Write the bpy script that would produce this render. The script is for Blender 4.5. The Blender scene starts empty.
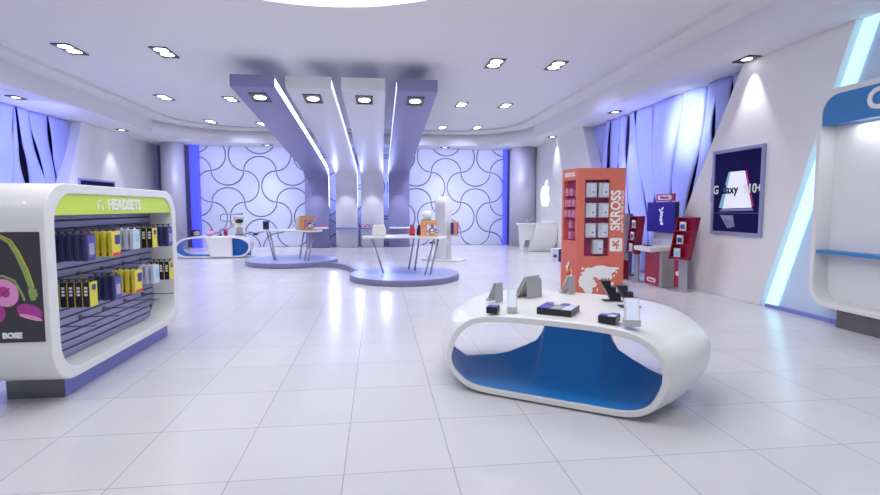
import bpy, math, random
from mathutils import Vector, Matrix
random.seed(7)
S = bpy.context.scene
COL = S.collection
PI = math.pi
R = math.radians

# ------------------------------------------------------------------ materials
def mat(name, col, rough=.5, metal=0., spec=.5, emit=None, es=0., coat=0., noise=0., nscale=8., bump=0., alpha=1.):
    m = bpy.data.materials.new(name); m.use_nodes = True
    nt = m.node_tree; b = nt.nodes['Principled BSDF']
    b.inputs['Base Color'].default_value = (*col, 1)
    b.inputs['Roughness'].default_value = rough
    b.inputs['Metallic'].default_value = metal
    b.inputs['Specular IOR Level'].default_value = spec
    b.inputs['Coat Weight'].default_value = coat
    b.inputs['Alpha'].default_value = alpha
    if emit:
        b.inputs['Emission Color'].default_value = (*emit, 1); b.inputs['Emission Strength'].default_value = es
    if noise or bump:
        tc = nt.nodes.new('ShaderNodeTexCoord'); n = nt.nodes.new('ShaderNodeTexNoise')
        n.inputs['Scale'].default_value = nscale; n.inputs['Detail'].default_value = 4
        nt.links.new(tc.outputs['Object'], n.inputs['Vector'])
        if noise:
            mr = nt.nodes.new('ShaderNodeMix'); mr.data_type = 'RGBA'
            mr.inputs[6].default_value = (*[c*(1-noise) for c in col], 1)
            mr.inputs[7].default_value = (*[min(1, c*(1+noise)) for c in col], 1)
            nt.links.new(n.outputs['Fac'], mr.inputs[0]); nt.links.new(mr.outputs[2], b.inputs['Base Color'])
        if bump:
            bp = nt.nodes.new('ShaderNodeBump'); bp.inputs['Strength'].default_value = bump
            bp.inputs['Distance'].default_value = .01
            nt.links.new(n.outputs['Fac'], bp.inputs['Height']); nt.links.new(bp.outputs[0], b.inputs['Normal'])
    return m

M = {}
M['wall'] = mat('wall_paint', (.82,.81,.83), .55, noise=.02, nscale=3)
M['ceil'] = mat('ceiling_paint', (.80,.78,.78), .7, noise=.015, nscale=2)
M['fascia'] = mat('fascia_paint', (.80,.79,.83), .6)
M['tilewall'] = mat('sculpted_wall_panel', (.64,.68,.84), .45, noise=.02, nscale=2)
M['joint'] = mat('panel_joint', (.16,.16,.30), .6)
M['white'] = mat('white_gloss', (.80,.80,.81), .28, coat=.15, noise=.01, nscale=4)
M['whitem'] = mat('white_matt', (.78,.78,.80), .5)
M['blue'] = mat('blue_liner', (.024,.25,.70), .42, noise=.04, nscale=5)
M['steel'] = mat('brushed_steel', (.55,.55,.60), .3, .9)
M['chrome'] = mat('chrome', (.75,.75,.8), .15, 1.)
M['legs'] = mat('satin_leg', (.38,.38,.42), .4, .4)
M['plinth'] = mat('dark_steel_plinth', (.16,.16,.17), .35, .6, noise=.2, nscale=5)
M['column'] = mat('column_metal', (.55,.54,.66), .5, .25, noise=.03, nscale=3)
M['slat'] = mat('slatwall_board', (.30,.30,.50), .3, .4, noise=.04, nscale=3)
M['slatgap'] = mat('slatwall_groove', (.05,.05,.16), .5)
M['lime'] = mat('lime_header', (.60,.82,.08), .4, noise=.02, nscale=4)
M['text'] = mat('white_lettering', (.9,.9,.9), .5)
M['black'] = mat('black_plastic', (.012,.012,.025), .35, noise=.2, nscale=30)
M['navy'] = mat('navy_card', (.03,.035,.22), .35, noise=.3, nscale=25)
M['indigo'] = mat('indigo_card', (.07,.08,.42), .35, noise=.25, nscale=25)
M['clam'] = mat('dark_blister', (.035,.038,.11), .3, noise=.4, nscale=30)
M['yellow'] = mat('yellow_card', (.78,.68,.06), .45, noise=.15, nscale=30)
M['palecard'] = mat('pale_card', (.62,.66,.82), .4, noise=.1, nscale=30)
M['cyan'] = mat('cyan_print', (.25,.65,.85), .4)
M['poster_black'] = mat('poster_black', (.045,.04,.055), .45)
M['pink'] = mat('pink_print', (.82,.34,.66), .4, noise=.08, nscale=20)
M['magenta'] = mat('magenta_print', (.45,.05,.32), .4, noise=.15, nscale=15)
M['green'] = mat('green_print', (.30,.42,.12), .4, noise=.2, nscale=30)
M['orange'] = mat('orange_display_board', (.70,.17,.12), .45, noise=.03, nscale=3)
M['plum'] = mat('plum_recess', (.36,.03,.13), .5, noise=.08, nscale=8)
M['greybox'] = mat('grey_pack', (.52,.53,.60), .4, noise=.08, nscale=20)
M['pinkpack'] = mat('rose_pack', (.62,.22,.40), .4)
M['red'] = mat('crimson_board', (.42,.008,.06), .4, noise=.06, nscale=6)
M['redd'] = mat('deep_crimson', (.26,.005,.035), .4)
M['grey'] = mat('grey_metal', (.42,.42,.45), .4, .3, noise=.04, nscale=15)
M['greyl'] = mat('light_grey_shell', (.55,.55,.58), .4)
M['screenblue'] = mat('navy_screen', (.018,.012,.19), .6, spec=.2, emit=(.03,.02,.42), es=.22)
M['posternavy'] = mat('navy_poster', (.008,.006,.085), .7, spec=.15, noise=.5, nscale=2)
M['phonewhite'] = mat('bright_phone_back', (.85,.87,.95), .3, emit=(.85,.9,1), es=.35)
M['frameblue'] = mat('silver_blue_frame', (.36,.38,.62), .3, .4)
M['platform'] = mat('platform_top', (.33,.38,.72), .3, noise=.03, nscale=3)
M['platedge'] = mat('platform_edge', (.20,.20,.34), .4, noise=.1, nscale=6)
M['beamw'] = mat('fin_white', (.66,.66,.72), .42, noise=.015, nscale=2)
M['beamb'] = mat('fin_violet_grey', (.235,.23,.44), .42, noise=.02, nscale=2)
M['lampframe'] = mat('lamp_frame', (.09,.08,.09), .4, .4)
M['lamp'] = mat('lamp_glow', (1,1,1), .4, emit=(1,.98,.95), es=6.)
M['dome'] = mat('dome_glow', (1,1,1), .6, emit=(1,.99,.99), es=1.2)
M['led'] = mat('led_strip', (1,1,1), .4, emit=(.72,.80,1), es=5.)
M['leddim'] = mat('dim_led_strip', (1,1,1), .4, emit=(.45,.52,1), es=1.6)
M['ledblue'] = mat('blue_led_strip', (.1,.12,.9), .4, emit=(.08,.09,.95), es=.38)
M['cyanwash'] = mat('cyan_wash_glow', (.6,.9,1), .4, emit=(.42,.80,1), es=1.15)
M['blade'] = mat('wavy_blade', (.40,.45,.92), .38, noise=.04, nscale=1.5)
M['bladeback'] = mat('blade_backing', (.06,.055,.16), .6)
M['bay'] = mat('bay_panel', (.60,.74,.92), .5)
M['headerblue'] = mat('blue_header', (.045,.22,.52), .4, noise=.03, nscale=4)
M['shelfblue'] = mat('shelf_edge_blue', (.22,.24,.62), .4)
M['teal'] = mat('teal_gadget', (.02,.25,.50), .4)
M['redg'] = mat('red_gadget', (.62,.04,.04), .4)
M['pinkg'] = mat('pink_gadget', (.55,.04,.25), .4)
M['coffee'] = mat('orange_machine', (.80,.36,.17), .35)
M['apple'] = mat('lit_sign', (1,1,1), .4, emit=(1,1,1), es=1.1)
M['skin'] = mat('photo_print', (.62,.50,.45), .5, noise=.3, nscale=25)
M['display'] = mat('lit_phone_screen', (.7,.8,.95), .2, emit=(.6,.78,1), es=.22, noise=.15, nscale=18)

def floor_material():
    m = bpy.data.materials.new('floor_tiles'); m.use_nodes = True
    nt = m.node_tree; b = nt.nodes['Principled BSDF']; L = nt.links.new
    tc = nt.nodes.new('ShaderNodeTexCoord')
    mp = nt.nodes.new('ShaderNodeMapping'); mp.inputs['Location'].default_value = (2.283, -3.114, 0)
    L(tc.outputs['Object'], mp.inputs['Vector'])
    br = nt.nodes.new('ShaderNodeTexBrick'); br.offset = 0; br.squash = 1
    br.inputs['Color1'].default_value = (.66,.655,.70,1); br.inputs['Color2'].default_value = (.62,.615,.665,1)
    br.inputs['Mortar'].default_value = (.36,.36,.46,1)
    br.inputs['Scale'].default_value = 1; br.inputs['Mortar Size'].default_value = .0035
    br.inputs['Mortar Smooth'].default_value = .2; br.inputs['Bias'].default_value = 0
    br.inputs['Brick Width'].default_value = .6859; br.inputs['Row Height'].default_value = .7675
    L(mp.outputs[0], br.inputs['Vector'])
    n = nt.nodes.new('ShaderNodeTexNoise'); n.inputs['Scale'].default_value = 1.6; n.inputs['Detail'].default_value = 6
    n.inputs['Roughness'].default_value = .65
    L(tc.outputs['Object'], n.inputs['Vector'])
    mx = nt.nodes.new('ShaderNodeMix'); mx.data_type = 'RGBA'; mx.blend_type = 'MULTIPLY'; mx.inputs[0].default_value = 1
    cr = nt.nodes.new('ShaderNodeValToRGB'); cr.color_ramp.elements[0].position = .3; cr.color_ramp.elements[1].position = .7
    cr.color_ramp.elements[0].color = (.965,.96,.965,1); cr.color_ramp.elements[1].color = (1,1,1,1)
    L(n.outputs['Fac'], cr.inputs[0]); L(br.outputs['Color'], mx.inputs[6]); L(cr.outputs[0], mx.inputs[7])
    L(mx.outputs[2], b.inputs['Base Color'])
    mr = nt.nodes.new('ShaderNodeMapRange'); mr.inputs[3].default_value = .19; mr.inputs[4].default_value = .25
    L(n.outputs['Fac'], mr.inputs[0]); L(mr.outputs[0], b.inputs['Roughness'])
    b.inputs['Specular IOR Level'].default_value = .6
    return m
M['floor'] = floor_material()

# ------------------------------------------------------------------ mesh builder
class MB:
    def __init__(s): s.v = []; s.f = []; s.m = []; s.mi = 0; s.sm = []; s.smooth = False
    def face(s, idx): s.f.append(tuple(idx)); s.m.append(s.mi); s.sm.append(s.smooth)
    def box(s, x0, x1, y0, y1, z0, z1):
        n = len(s.v)
        s.v += [(x0,y0,z0),(x1,y0,z0),(x1,y1,z0),(x0,y1,z0),(x0,y0,z1),(x1,y0,z1),(x1,y1,z1),(x0,y1,z1)]
        for q in ((0,3,2,1),(4,5,6,7),(0,1,5,4),(1,2,6,5),(2,3,7,6),(3,0,4,7)): s.face([n+i for i in q])
        return s
    def prism(s, pts, a0, a1, ax='z', smooth=False):
        """outline pts extruded along an axis; pts are (x,y) for z, (x,z) for y, (y,z) for x"""
        n = len(s.v); k = len(pts)
        def P(p, a):
            return {'z': (p[0],p[1],a), 'y': (p[0],a,p[1]), 'x': (a,p[0],p[1])}[ax]
        s.v += [P(p, a0) for p in pts] + [P(p, a1) for p in pts]
        s.smooth = False; s.face(list(range(n, n+k))[::-1]); s.face(range(n+k, n+2*k)); s.smooth = smooth
        for i in range(k):
            j = (i+1) % k; s.face((n+i, n+j, n+k+j, n+k+i))
        s.smooth = False
        return s
    def frame(s, outer, inner, a0, a1, ax='x', smooth=False):
        """ring between two outlines with equal point counts, extruded"""
        n = len(s.v); k = len(outer)
        def P(p, a):
            return {'z': (p[0],p[1],a), 'y': (p[0],a,p[1]), 'x': (a,p[0],p[1])}[ax]
        s.v += [P(p,a0) for p in outer] + [P(p,a1) for p in outer] + [P(p,a0) for p in inner] + [P(p,a1) for p in inner]
        for i in range(k):
            j = (i+1) % k
            s.smooth = smooth
            s.face((n+i,n+j,n+k+j,n+k+i)); s.face((n+2*k+j,n+2*k+i,n+3*k+i,n+3*k+j))
            s.smooth = False
            s.face((n+j,n+i,n+2*k+i,n+2*k+j)); s.face((n+k+i,n+k+j,n+3*k+j,n+3*k+i))
        return s
    def tube(s, path, r, n=10, cap=True, closed=False):
        path = [Vector(p) for p in path]; rings = []
        rr = r if isinstance(r, (list, tuple)) else [r]*len(path)
        up = Vector((0,0,1))
        for i, p in enumerate(path):
            if closed: t = (path[(i+1) % len(path)]-path[i-1]).normalized()
            else: t = (path[min(i+1,len(path)-1)]-path[max(i-1,0)]).normalized()
            a = t.cross(up)
            if a.length < .05: a = t.cross(Vector((0,1,0)))
            a.normalize(); b = t.cross(a).normalized()
            base = len(s.v)
            for k in range(n):
                q = 2*PI*k/n
                s.v.append(tuple(p + a*math.cos(q)*rr[i] + b*math.sin(q)*rr[i]))
            rings.append(base)
        s.smooth = True
        pr = list(zip(rings, rings[1:])) + ([(rings[-1], rings[0])] if closed else [])
        for A, B in pr:
            for k in range(n):
                l = (k+1) % n; s.face((A+k, A+l, B+l, B+k))
        s.smooth = False
        if cap and not closed:
            s.face([rings[0]+k for k in range(n)][::-1]); s.face([rings[-1]+k for k in range(n)])
        return s
    def lathe(s, prof, c=(0,0,0), n=24, ax='z'):
        rings = []
        for r, h in prof:
            b = len(s.v); rings.append(b)
            for k in range(n):
                q = 2*PI*k/n; x, y = r*math.cos(q), r*math.sin(q)
                p = {'z': (x,y,h), 'x': (h,x,y), 'y': (x,h,y)}[ax]
                s.v.append((c[0]+p[0], c[1]+p[1], c[2]+p[2]))
        s.smooth = True
        for A, B in zip(rings, rings[1:]):
            for k in range(n):
                l = (k+1) % n; s.face((A+k, A+l, B+l, B+k))
        s.smooth = False
        s.face([rings[0]+k for k in range(n)][::-1]); s.face([rings[-1]+k for k in range(n)])
        return s
    def grid(s, nu, nv, fn, closed_u=False):
        b = len(s.v)
        for j in range(nv+1):
            for i in range(nu + (0 if closed_u else 1)):
                s.v.append(tuple(fn(i/nu, j/nv)))
        w = nu + (0 if closed_u else 1)
        s.smooth = True
        for j in range(nv):
            for i in range(nu):
                i2 = (i+1) % w
                s.face((b+j*w+i, b+j*w+i2, b+(j+1)*w+i2, b+(j+1)*w+i))
        s.smooth = False
        return s
    def use(s, k): s.mi = k; return s
    def build(s, name, mats, parent=None, bevel=0, seg=2, solid=0, loc=None, rot=None):
        me = bpy.data.meshes.new(name); me.from_pydata(s.v, [], s.f)
        if not isinstance(mats, (list, tuple)): mats = [mats]
        for m in mats: me.materials.append(m)
        for p, k, q in zip(me.polygons, s.m, s.sm): p.material_index = min(k, len(mats)-1); p.use_smooth = q
        me.validate(); me.update()
        import bmesh
        bm = bmesh.new(); bm.from_mesh(me); bmesh.ops.recalc_face_normals(bm, faces=bm.faces); bm.to_mesh(me); bm.free()
        o = bpy.data.objects.new(name, me); COL.objects.link(o)
        if parent: o.parent = parent
        if loc: o.location = loc
        if rot: o.rotation_euler = rot
        if solid:
            md = o.modifiers.new('thick', 'SOLIDIFY'); md.thickness = solid; md.offset = 0
        if bevel:
            md = o.modifiers.new('bevel', 'BEVEL'); md.width = bevel; md.segments = seg; md.limit_method = 'ANGLE'; md.angle_limit = R(40)
        return o

def tag(o, label, cat, group=None):
    o['label'] = label; o['category'] = cat
    if group: o['group'] = group
    return o
def struct(o): o['kind'] = 'structure'; return o
def empty(name, loc, rz=0, label=None, cat=None, group=None):
    o = bpy.data.objects.new(name, None); COL.objects.link(o)
    o.location = loc; o.rotation_euler = (0,0,rz); o.empty_display_size = .1
    if label: tag(o, label, cat, group)
    return o
def copy_tree(o, parent=None):
    c = o.copy(); COL.objects.link(c); c.parent = parent
    for ch in list(o.children): copy_tree(ch, c)
    return c
def text(name, body, size, m, parent, loc, rot, extr=.004, bold=.0, sx=1, align='CENTER'):
    cu = bpy.data.curves.new(name, 'FONT'); cu.body = body; cu.size = size; cu.extrude = extr; cu.offset = bold
    cu.align_x = align; cu.align_y = 'CENTER'; cu.resolution_u = 3
    t = bpy.data.objects.new(name, cu); COL.objects.link(t)
    me = bpy.data.meshes.new_from_object(t.evaluated_get(bpy.context.evaluated_depsgraph_get()))
    bpy.data.objects.remove(t)
    o = bpy.data.objects.new(name, me); COL.objects.link(o); me.materials.clear(); me.materials.append(m)
    o.parent = parent; o.location = loc; o.rotation_euler = rot; o.scale = (sx,1,1)
    return o
def catmull(pts, n=5):
    out = []; k = len(pts)
    for i in range(k):
        p0,p1,p2,p3 = pts[i-1],pts[i],pts[(i+1)%k],pts[(i+2)%k]
        for j in range(n):
            t = j/n
            out.append(tuple(.5*((2*p1[a])+(-p0[a]+p2[a])*t+(2*p0[a]-5*p1[a]+4*p2[a]-p3[a])*t*t+(-p0[a]+3*p1[a]-3*p2[a]+p3[a])*t**3) for a in (0,1)))
    return out
def rrect(x0, x1, y0, y1, r, n=8):
    out = []
    for cx, cy, a in ((x1-r,y1-r,0),(x0+r,y1-r,90),(x0+r,y0+r,180),(x1-r,y0+r,270)):
        for i in range(n+1):
            q = R(a+90*i/n); out.append((cx+r*math.cos(q), cy+r*math.sin(q)))
    return out
def offset(pts, d):
    k = len(pts); out = []
    area = sum(pts[i-1][0]*pts[i][1]-pts[i][0]*pts[i-1][1] for i in range(k))
    sg = 1 if area > 0 else -1
    for i in range(k):
        a, b = pts[i-1], pts[(i+1)%k]
        tx, ty = b[0]-a[0], b[1]-a[1]; l = math.hypot(tx, ty) or 1
        out.append((pts[i][0]-sg*ty/l*d, pts[i][1]+sg*tx/l*d))
    return out
def light(name, kind, loc, energy, col=(1,1,1), rot=(0,0,0), size=.2, size_y=None, spot=60, blend=.5):
    l = bpy.data.lights.new(name, kind); l.energy = energy; l.color = col
    if kind == 'AREA':
        l.size = size
        if size_y: l.shape = 'RECTANGLE'; l.size_y = size_y
    elif kind == 'SPOT': l.spot_size = R(spot); l.spot_blend = blend; l.shadow_soft_size = size
    else: l.shadow_soft_size = size
    o = bpy.data.objects.new(name, l); COL.objects.link(o); o.location = loc; o.rotation_euler = rot
    return o

XL, XR, YB, ZS, ZC = -8.6, 6.35, 22.3, 4.15, 4.68     # side walls, back wall, soffit and ceiling heights
YF = -3.0                                              # the open shop front behind the camera

# ------------------------------------------------------------------ room shell
struct(MB().box(XL-1.2, XR+1.2, YF-3, YB+.4, -.1, 0).build('floor', M['floor']))
def tray(inset, y1, rad):
    x0, x1 = -7.45+inset, 5.66-inset; y0 = YF-.2
    out = [(x0,y0),(x1,y0)]
    for cx, a in ((x1-rad,0),(x0+rad,90)):
        for i in range(13):
            q = R(a+90*i/12); out.append((cx+rad*math.cos(q), y1-rad+rad*math.sin(q)))
    return out
def ring_slab(inner, z0, z1):
    """slab with a tray-shaped hole, from wall to wall"""
    mb = MB(); X0, X1, Y0, Y1 = XL-1.0, XR+1.0, YF-.2, YB+.3
    k = len(inner); n = len(mb.v)
    outer = []
    for (x,y) in inner:
        outer.append((X0 if x < -.9 else X1, min(y, Y1)))
    outer[0] = (X0,Y0); outer[1] = (X1,Y0)
    # points on the rear half go to the rear wall line
    half = (k-2)//2
    for i in range(2, k):
        x, y = inner[i]; j = (i-2) if i-2 < half else (k-1-i)
        t = j/(half-1)
        if t > .5: outer[i] = ((X1 if x > -.9 else X0)*(1-(t-.5)*2)+x*(t-.5)*2, Y1)
        else: outer[i] = (X1 if x > -.9 else X0, y + (Y1-y)*t*2)
    mb.v += [(p[0],p[1],z0) for p in outer]+[(p[0],p[1],z1) for p in outer]+[(p[0],p[1],z0) for p in inner]+[(p[0],p[1],z1) for p in inner]
    for i in range(1, k):
        j = (i+1) % k
        mb.face((n+j,n+i,n+2*k+i,n+2*k+j)); mb.face((n+k+i,n+k+j,n+3*k+j,n+3*k+i))
        mb.smooth = i > 1 and j > 0
        mb.face((n+2*k+i,n+2*k+j,n+3*k+j,n+3*k+i)); mb.smooth = False
    return mb
struct(ring_slab(tray(0, 21.0, 2.6), ZS, 4.59).build('trim_1', M['fascia']))
struct(ring_slab(tray(.50, 20.5, 2.5), 4.59, 4.68).build('trim_2', M['ceil']))
c = struct(MB().box(XL-1.0, XR+1.0, YF-.2, YB+.3, 4.68, 4.80).build('ceiling', M['ceil']))

# back wall: interlocking bow-tie panels with open joints between them
P = 1.297; X0L, Z0L = -6.79, 1.86
def bump_edge(a, b, side, n=12, k=.46):
    """half-ellipse arc from a to b bulging to the left (side=1) or right (-1)"""
    ax, ay = a; bx, by = b; dx, dy = bx-ax, by-ay; L = math.hypot(dx,dy); ux, uy = dx/L, dy/L
    nx, ny = -uy*side, ux*side
    return [(ax+ux*L*(.5-.5*math.cos(PI*i/n))+nx*k*L*math.sin(PI*i/n), ay+uy*L*(.5-.5*math.cos(PI*i/n))+ny*k*L*math.sin(PI*i/n)) for i in range(n)]
def clip(poly, ax, lim, keep):
    out = []; k = len(poly)
    for i in range(k):
        a, b = poly[i-1], poly[i]; ia = (a[ax]-lim)*keep >= 0; ib = (b[ax]-lim)*keep >= 0
        if ia != ib:
            t = (lim-a[ax])/(b[ax]-a[ax]); out.append(tuple(a[q]+(b[q]-a[q])*t for q in (0,1)))
        if ib: out.append(b)
    return out
mb = MB()
for i in range(-2, 11):
    for j in range(-2, 3):
        x0, z0 = X0L+P*i, Z0L+P*j; hor = (i+j) % 2 == 0
        A, B_, C, D = (x0,z0),(x0+P,z0),(x0+P,z0+P),(x0,z0+P)
        poly = bump_edge(A,B_, 1 if hor else -1)+bump_edge(B_,C,-1 if hor else 1)+bump_edge(C,D, 1 if hor else -1)+bump_edge(D,A,-1 if hor else 1)
        poly = offset(poly, .024)
        poly = clip(poly, 0, -7.24, 1); poly = clip(poly, 0, 5.46, -1) if poly else poly
        poly = clip(poly, 1, 0.005, 1) if poly else poly; poly = clip(poly, 1, ZS-.005, -1) if poly else poly
        if len(poly) < 4: continue
        rear = offset(poly, 0)
        mb.prism(poly, YB, YB-.05+random.uniform(-.012,.012), 'y')
mb.use(1).box(XL-1, XR+1, YB, YB+.2, 0, ZS+.5)
struct(mb.build('wall_back', [M['tilewall'], M['joint']], bevel=.01, seg=2))
# blue-lit pilasters beside the columns
struct(MB().box(5.45, 5.58, 21.95, 22.29, 0, ZS).build('trim_3', M['ledblue']))
struct(MB().box(-7.52, -7.22, 21.95, 22.29, 0, ZS).build('trim_4', M['ledblue']))
for x, n, r in ((6.12, 'trim_5', .56), (-7.95, 'trim_6', .42)):
    struct(MB().lathe([(r,0),(r,ZS)], (x,21.4,0), 48).build(n, M['column']))

# side walls: leaning white piers, recessed bays between them
def pier(name, x, xo, top, bot, m='wall'):
    pts = [(bot[0],0),(bot[1],0),(top[1],ZS),(top[0],ZS)]
    return struct(MB().prism(pts, x, xo, 'x').build(name, M[m], bevel=.008))
wr = MB().prism([(YF,0),(YB,0),(YB,ZS),(YF,ZS)], XR+.62, XR+.75, 'x')
wr = struct(wr.build('wall_right', M['bay']))
wl = struct(MB().prism([(YF,0),(YB,0),(YB,ZS),(YF,ZS)], XL-.75, XL-.62, 'x').build('wall_left', M['bay']))
pier('trim_7', XR, XR+.13, (6.36,8.50), (7.86,11.0))
pier('trim_8', XR, XR+.36, (15.60,18.95), (13.4,16.6))
pier('trim_9', XL, XL-.36, (16.45,19.4), (14.7,18.2))
pier('trim_10', XR+.25, XR+.5, (18.9,22.29), (16.5,22.29))
pier('trim_11', XL-.25, XL-.5, (19.2,22.29), (17.9,22.29))
pier('trim_12', XL, XL-.36, (6.0,8.0), (7.4,10.2))
pier('trim_13', XR, XR+.36, (-.4,1.6), (-2.6,1.1))
# glowing strip beside the front right pier, standing in for the cyan wall wash
struct(MB().prism([(7.84,0),(7.60,0),(6.12,ZS),(6.34,ZS)], XR+.10, XR+.131, 'x').build('trim_14', M['cyanwash']))
struct(MB().prism([(1.0,0),(8.6,0),(7.1,ZS),(1.0,ZS)], XR+.131, XR+.18, 'x').build('trim_16', M['bay']))
struct(MB().box(XR+.05, XR+.13, 1.2, 7.78, .0, .05).build('trim_15', M['shelfblue']))

# wavy blade screens filling the two rear bays
def screen(name, x, y0, y1, side, n, label, seed):
    rnd = random.Random(seed)
    root = empty(name, (x, (y0+y1)/2, 0), 0, label, 'wall screen')
    w = (y1-y0)/n; cy = (y0+y1)/2
    MB().box(.10*side, .14*side, y0-cy, y1-cy, 0, ZS-.01).build('backing_board', M['bladeback'], root)
    tilt = .28
    edge = []
    for k in range(n+1):
        ph, fr, am = rnd.uniform(0,6.28), rnd.uniform(.9,1.5), rnd.uniform(.08,.16)
        gz, gw, gl = rnd.uniform(.6,3.8), rnd.uniform(.05,.085), rnd.uniform(.5,.85)
        def f(z, sgn, k=k, ph=ph, fr=fr, am=am, gz=gz, gw=gw, gl=gl):
            g = max(0, 1-((z-gz)/gl)**2)*gw
            g2 = max(0, 1-((z-(gz+2.4 if gz < 2 else gz-2.4))/gl/.8)**2)*gw*.8
            return y0-cy+w*k + am*math.sin(z*fr+ph) + (z-2.07)*tilt*((-1)**(k//3))*.5 + sgn*(g+g2+.002)
        edge.append(f)
    for k in range(n):
        ph = rnd.uniform(0, 6.28); dep = rnd.uniform(.0,.05)
        def fn(u, v, k=k, ph=ph, dep=dep):
            z = v*(ZS-.02)+.005
            a, b = edge[k](z, 1), edge[k+1](z, -1)
            y = a+(b-a)*u
            xx = -side*(.05+dep+.05*math.sin(PI*u)+.06*math.sin(z*1.3+ph)*(2*u-1))
            return (xx, y, z)
        MB().grid(8, 36, fn).build('blade', M['blade'], root, solid=.02)
    return root
screen('blade_screen', XR+.42, 7.7, 17.2, 1, 14, 'tall screen of wavy pale blue blades on the right behind the orange display', 3)
screen('blade_screen', XL-.42, 8.6, 17.8, -1, 14, 'tall screen of wavy blue blades on the left above the lime headset kiosk', 11)

# ------------------------------------------------------------------ lamps in the ceiling
def downlight(w, l, n, loc, rz, label, group, spot=None, energy=60, big=1.0):
    root = empty('recessed_downlight', loc, rz, label, 'ceiling light', group)
    t = .03*big; h = .02
    f = MB(); f.box(-w/2,w/2,-l/2,-l/2+t,-h,0).box(-w/2,w/2,l/2-t,l/2,-h,0).box(-w/2,-w/2+t,-l/2,l/2,-h,0).box(w/2-t,w/2,-l/2,l/2,-h,0)
    f.box(-w/2+t*.5, w/2-t*.5, -l/2+t*.5, l/2-t*.5, -.004, -.001)
    f.build('frame', M['lampframe'], root)
    for k in range(n):
        y = (k-(n-1)/2)*(l/n)*.86
        r = min(w, l/n)*.40
        MB().lathe([(r,-.006),(r*.96,-.012),(r*.5,-.02)], (0,y,0), 20).build('lamp', M['lamp'], root)
    return root
MAINL = [(-5.83,10.9,'far left ceiling, row nearest the camera'),(-4.12,10.9,'left ceiling beside the fins, row nearest the camera'),
         (2.48,10.9,'right ceiling beside the fins, row nearest the camera'),(3.81,10.9,'far right ceiling, row nearest the camera'),
         (-5.83,15.3,'far left ceiling, middle row'),(-4.07,15.3,'left ceiling beside the fins, middle row'),
         (2.48,15.3,'right ceiling beside the fins, middle row'),(3.81,15.3,'far right ceiling, middle row'),
         (-5.84,19.3,'far left ceiling, row nearest the patterned wall'),(-4.15,19.6,'left ceiling beside the fins, row nearest the patterned wall'),
         (2.46,19.7,'right ceiling beside the fins, row nearest the patterned wall'),(3.78,19.6,'far right ceiling, row nearest the patterned wall')]
for x, y, w in MAINL:
    downlight(.32, .70, 2, (x,y,ZC-.001), 0, 'twin recessed downlight in the '+w, 'twin ceiling downlights', energy=60)
    light('downlight_beam', 'SPOT', (x,y,ZC-.06), 230 if y < 12 else 300, (.97,.97,1), (0,0,0), .12, spot=130, blend=.9)
for x in (-5.8,-4.1,2.48,3.8):  # rows out of view, added for illumination, no fittings modelled
    for y in (6.5, 2.0):
        light('downlight_beam', 'SPOT', (x,y,ZC-.06), 95, (1,.98,.97), (0,0,0), .12, spot=125, blend=.9)
SOF = [(-8.15,13.0,'left soffit over the blue blade screen'),(-8.2,18.0,'left soffit over the pier with the small poster'),
       (6.2,8.22,'right soffit over the framed phone poster'),(6.2,13.1,'right soffit over the orange display'),
       (6.15,17.9,'right soffit over the glowing fruit sign'),(2.8,21.6,'rear soffit right of the fins'),(-4.4,21.6,'rear soffit left of the fins')]
for x, y, w in SOF:
    side = abs(y-21.6) > .1
    downlight(.22, .42, 1, (x,y,ZS-.001), 0 if side else PI/2, 'single recessed downlight in the '+w, 'soffit downlights')
    light('soffit_spot', 'SPOT', (x,y,ZS-.05), 95, (1,.98,.98), (0,0,0), .05, spot=64, blend=.6)
# glowing round ceiling dome
d = empty('ceiling_dome_light', (-.75,5.38,ZC), 0, 'large round glowing dome light recessed in the ceiling, its edge at the top', 'ceiling light')
MB().lathe([(2.78,-.012),(2.7,-.03)], n=96).build('diffuser', M['dome'], d)
f = MB(); o_ = [(2.86*math.cos(2*PI*i/96),2.86*math.sin(2*PI*i/96)) for i in range(96)]; i_ = [(2.78*math.cos(2*PI*i/96),2.78*math.sin(2*PI*i/96)) for i in range(96)]
f.frame(o_, i_, -.02, 0, 'z').build('rim', M['whitem'], d)

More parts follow.
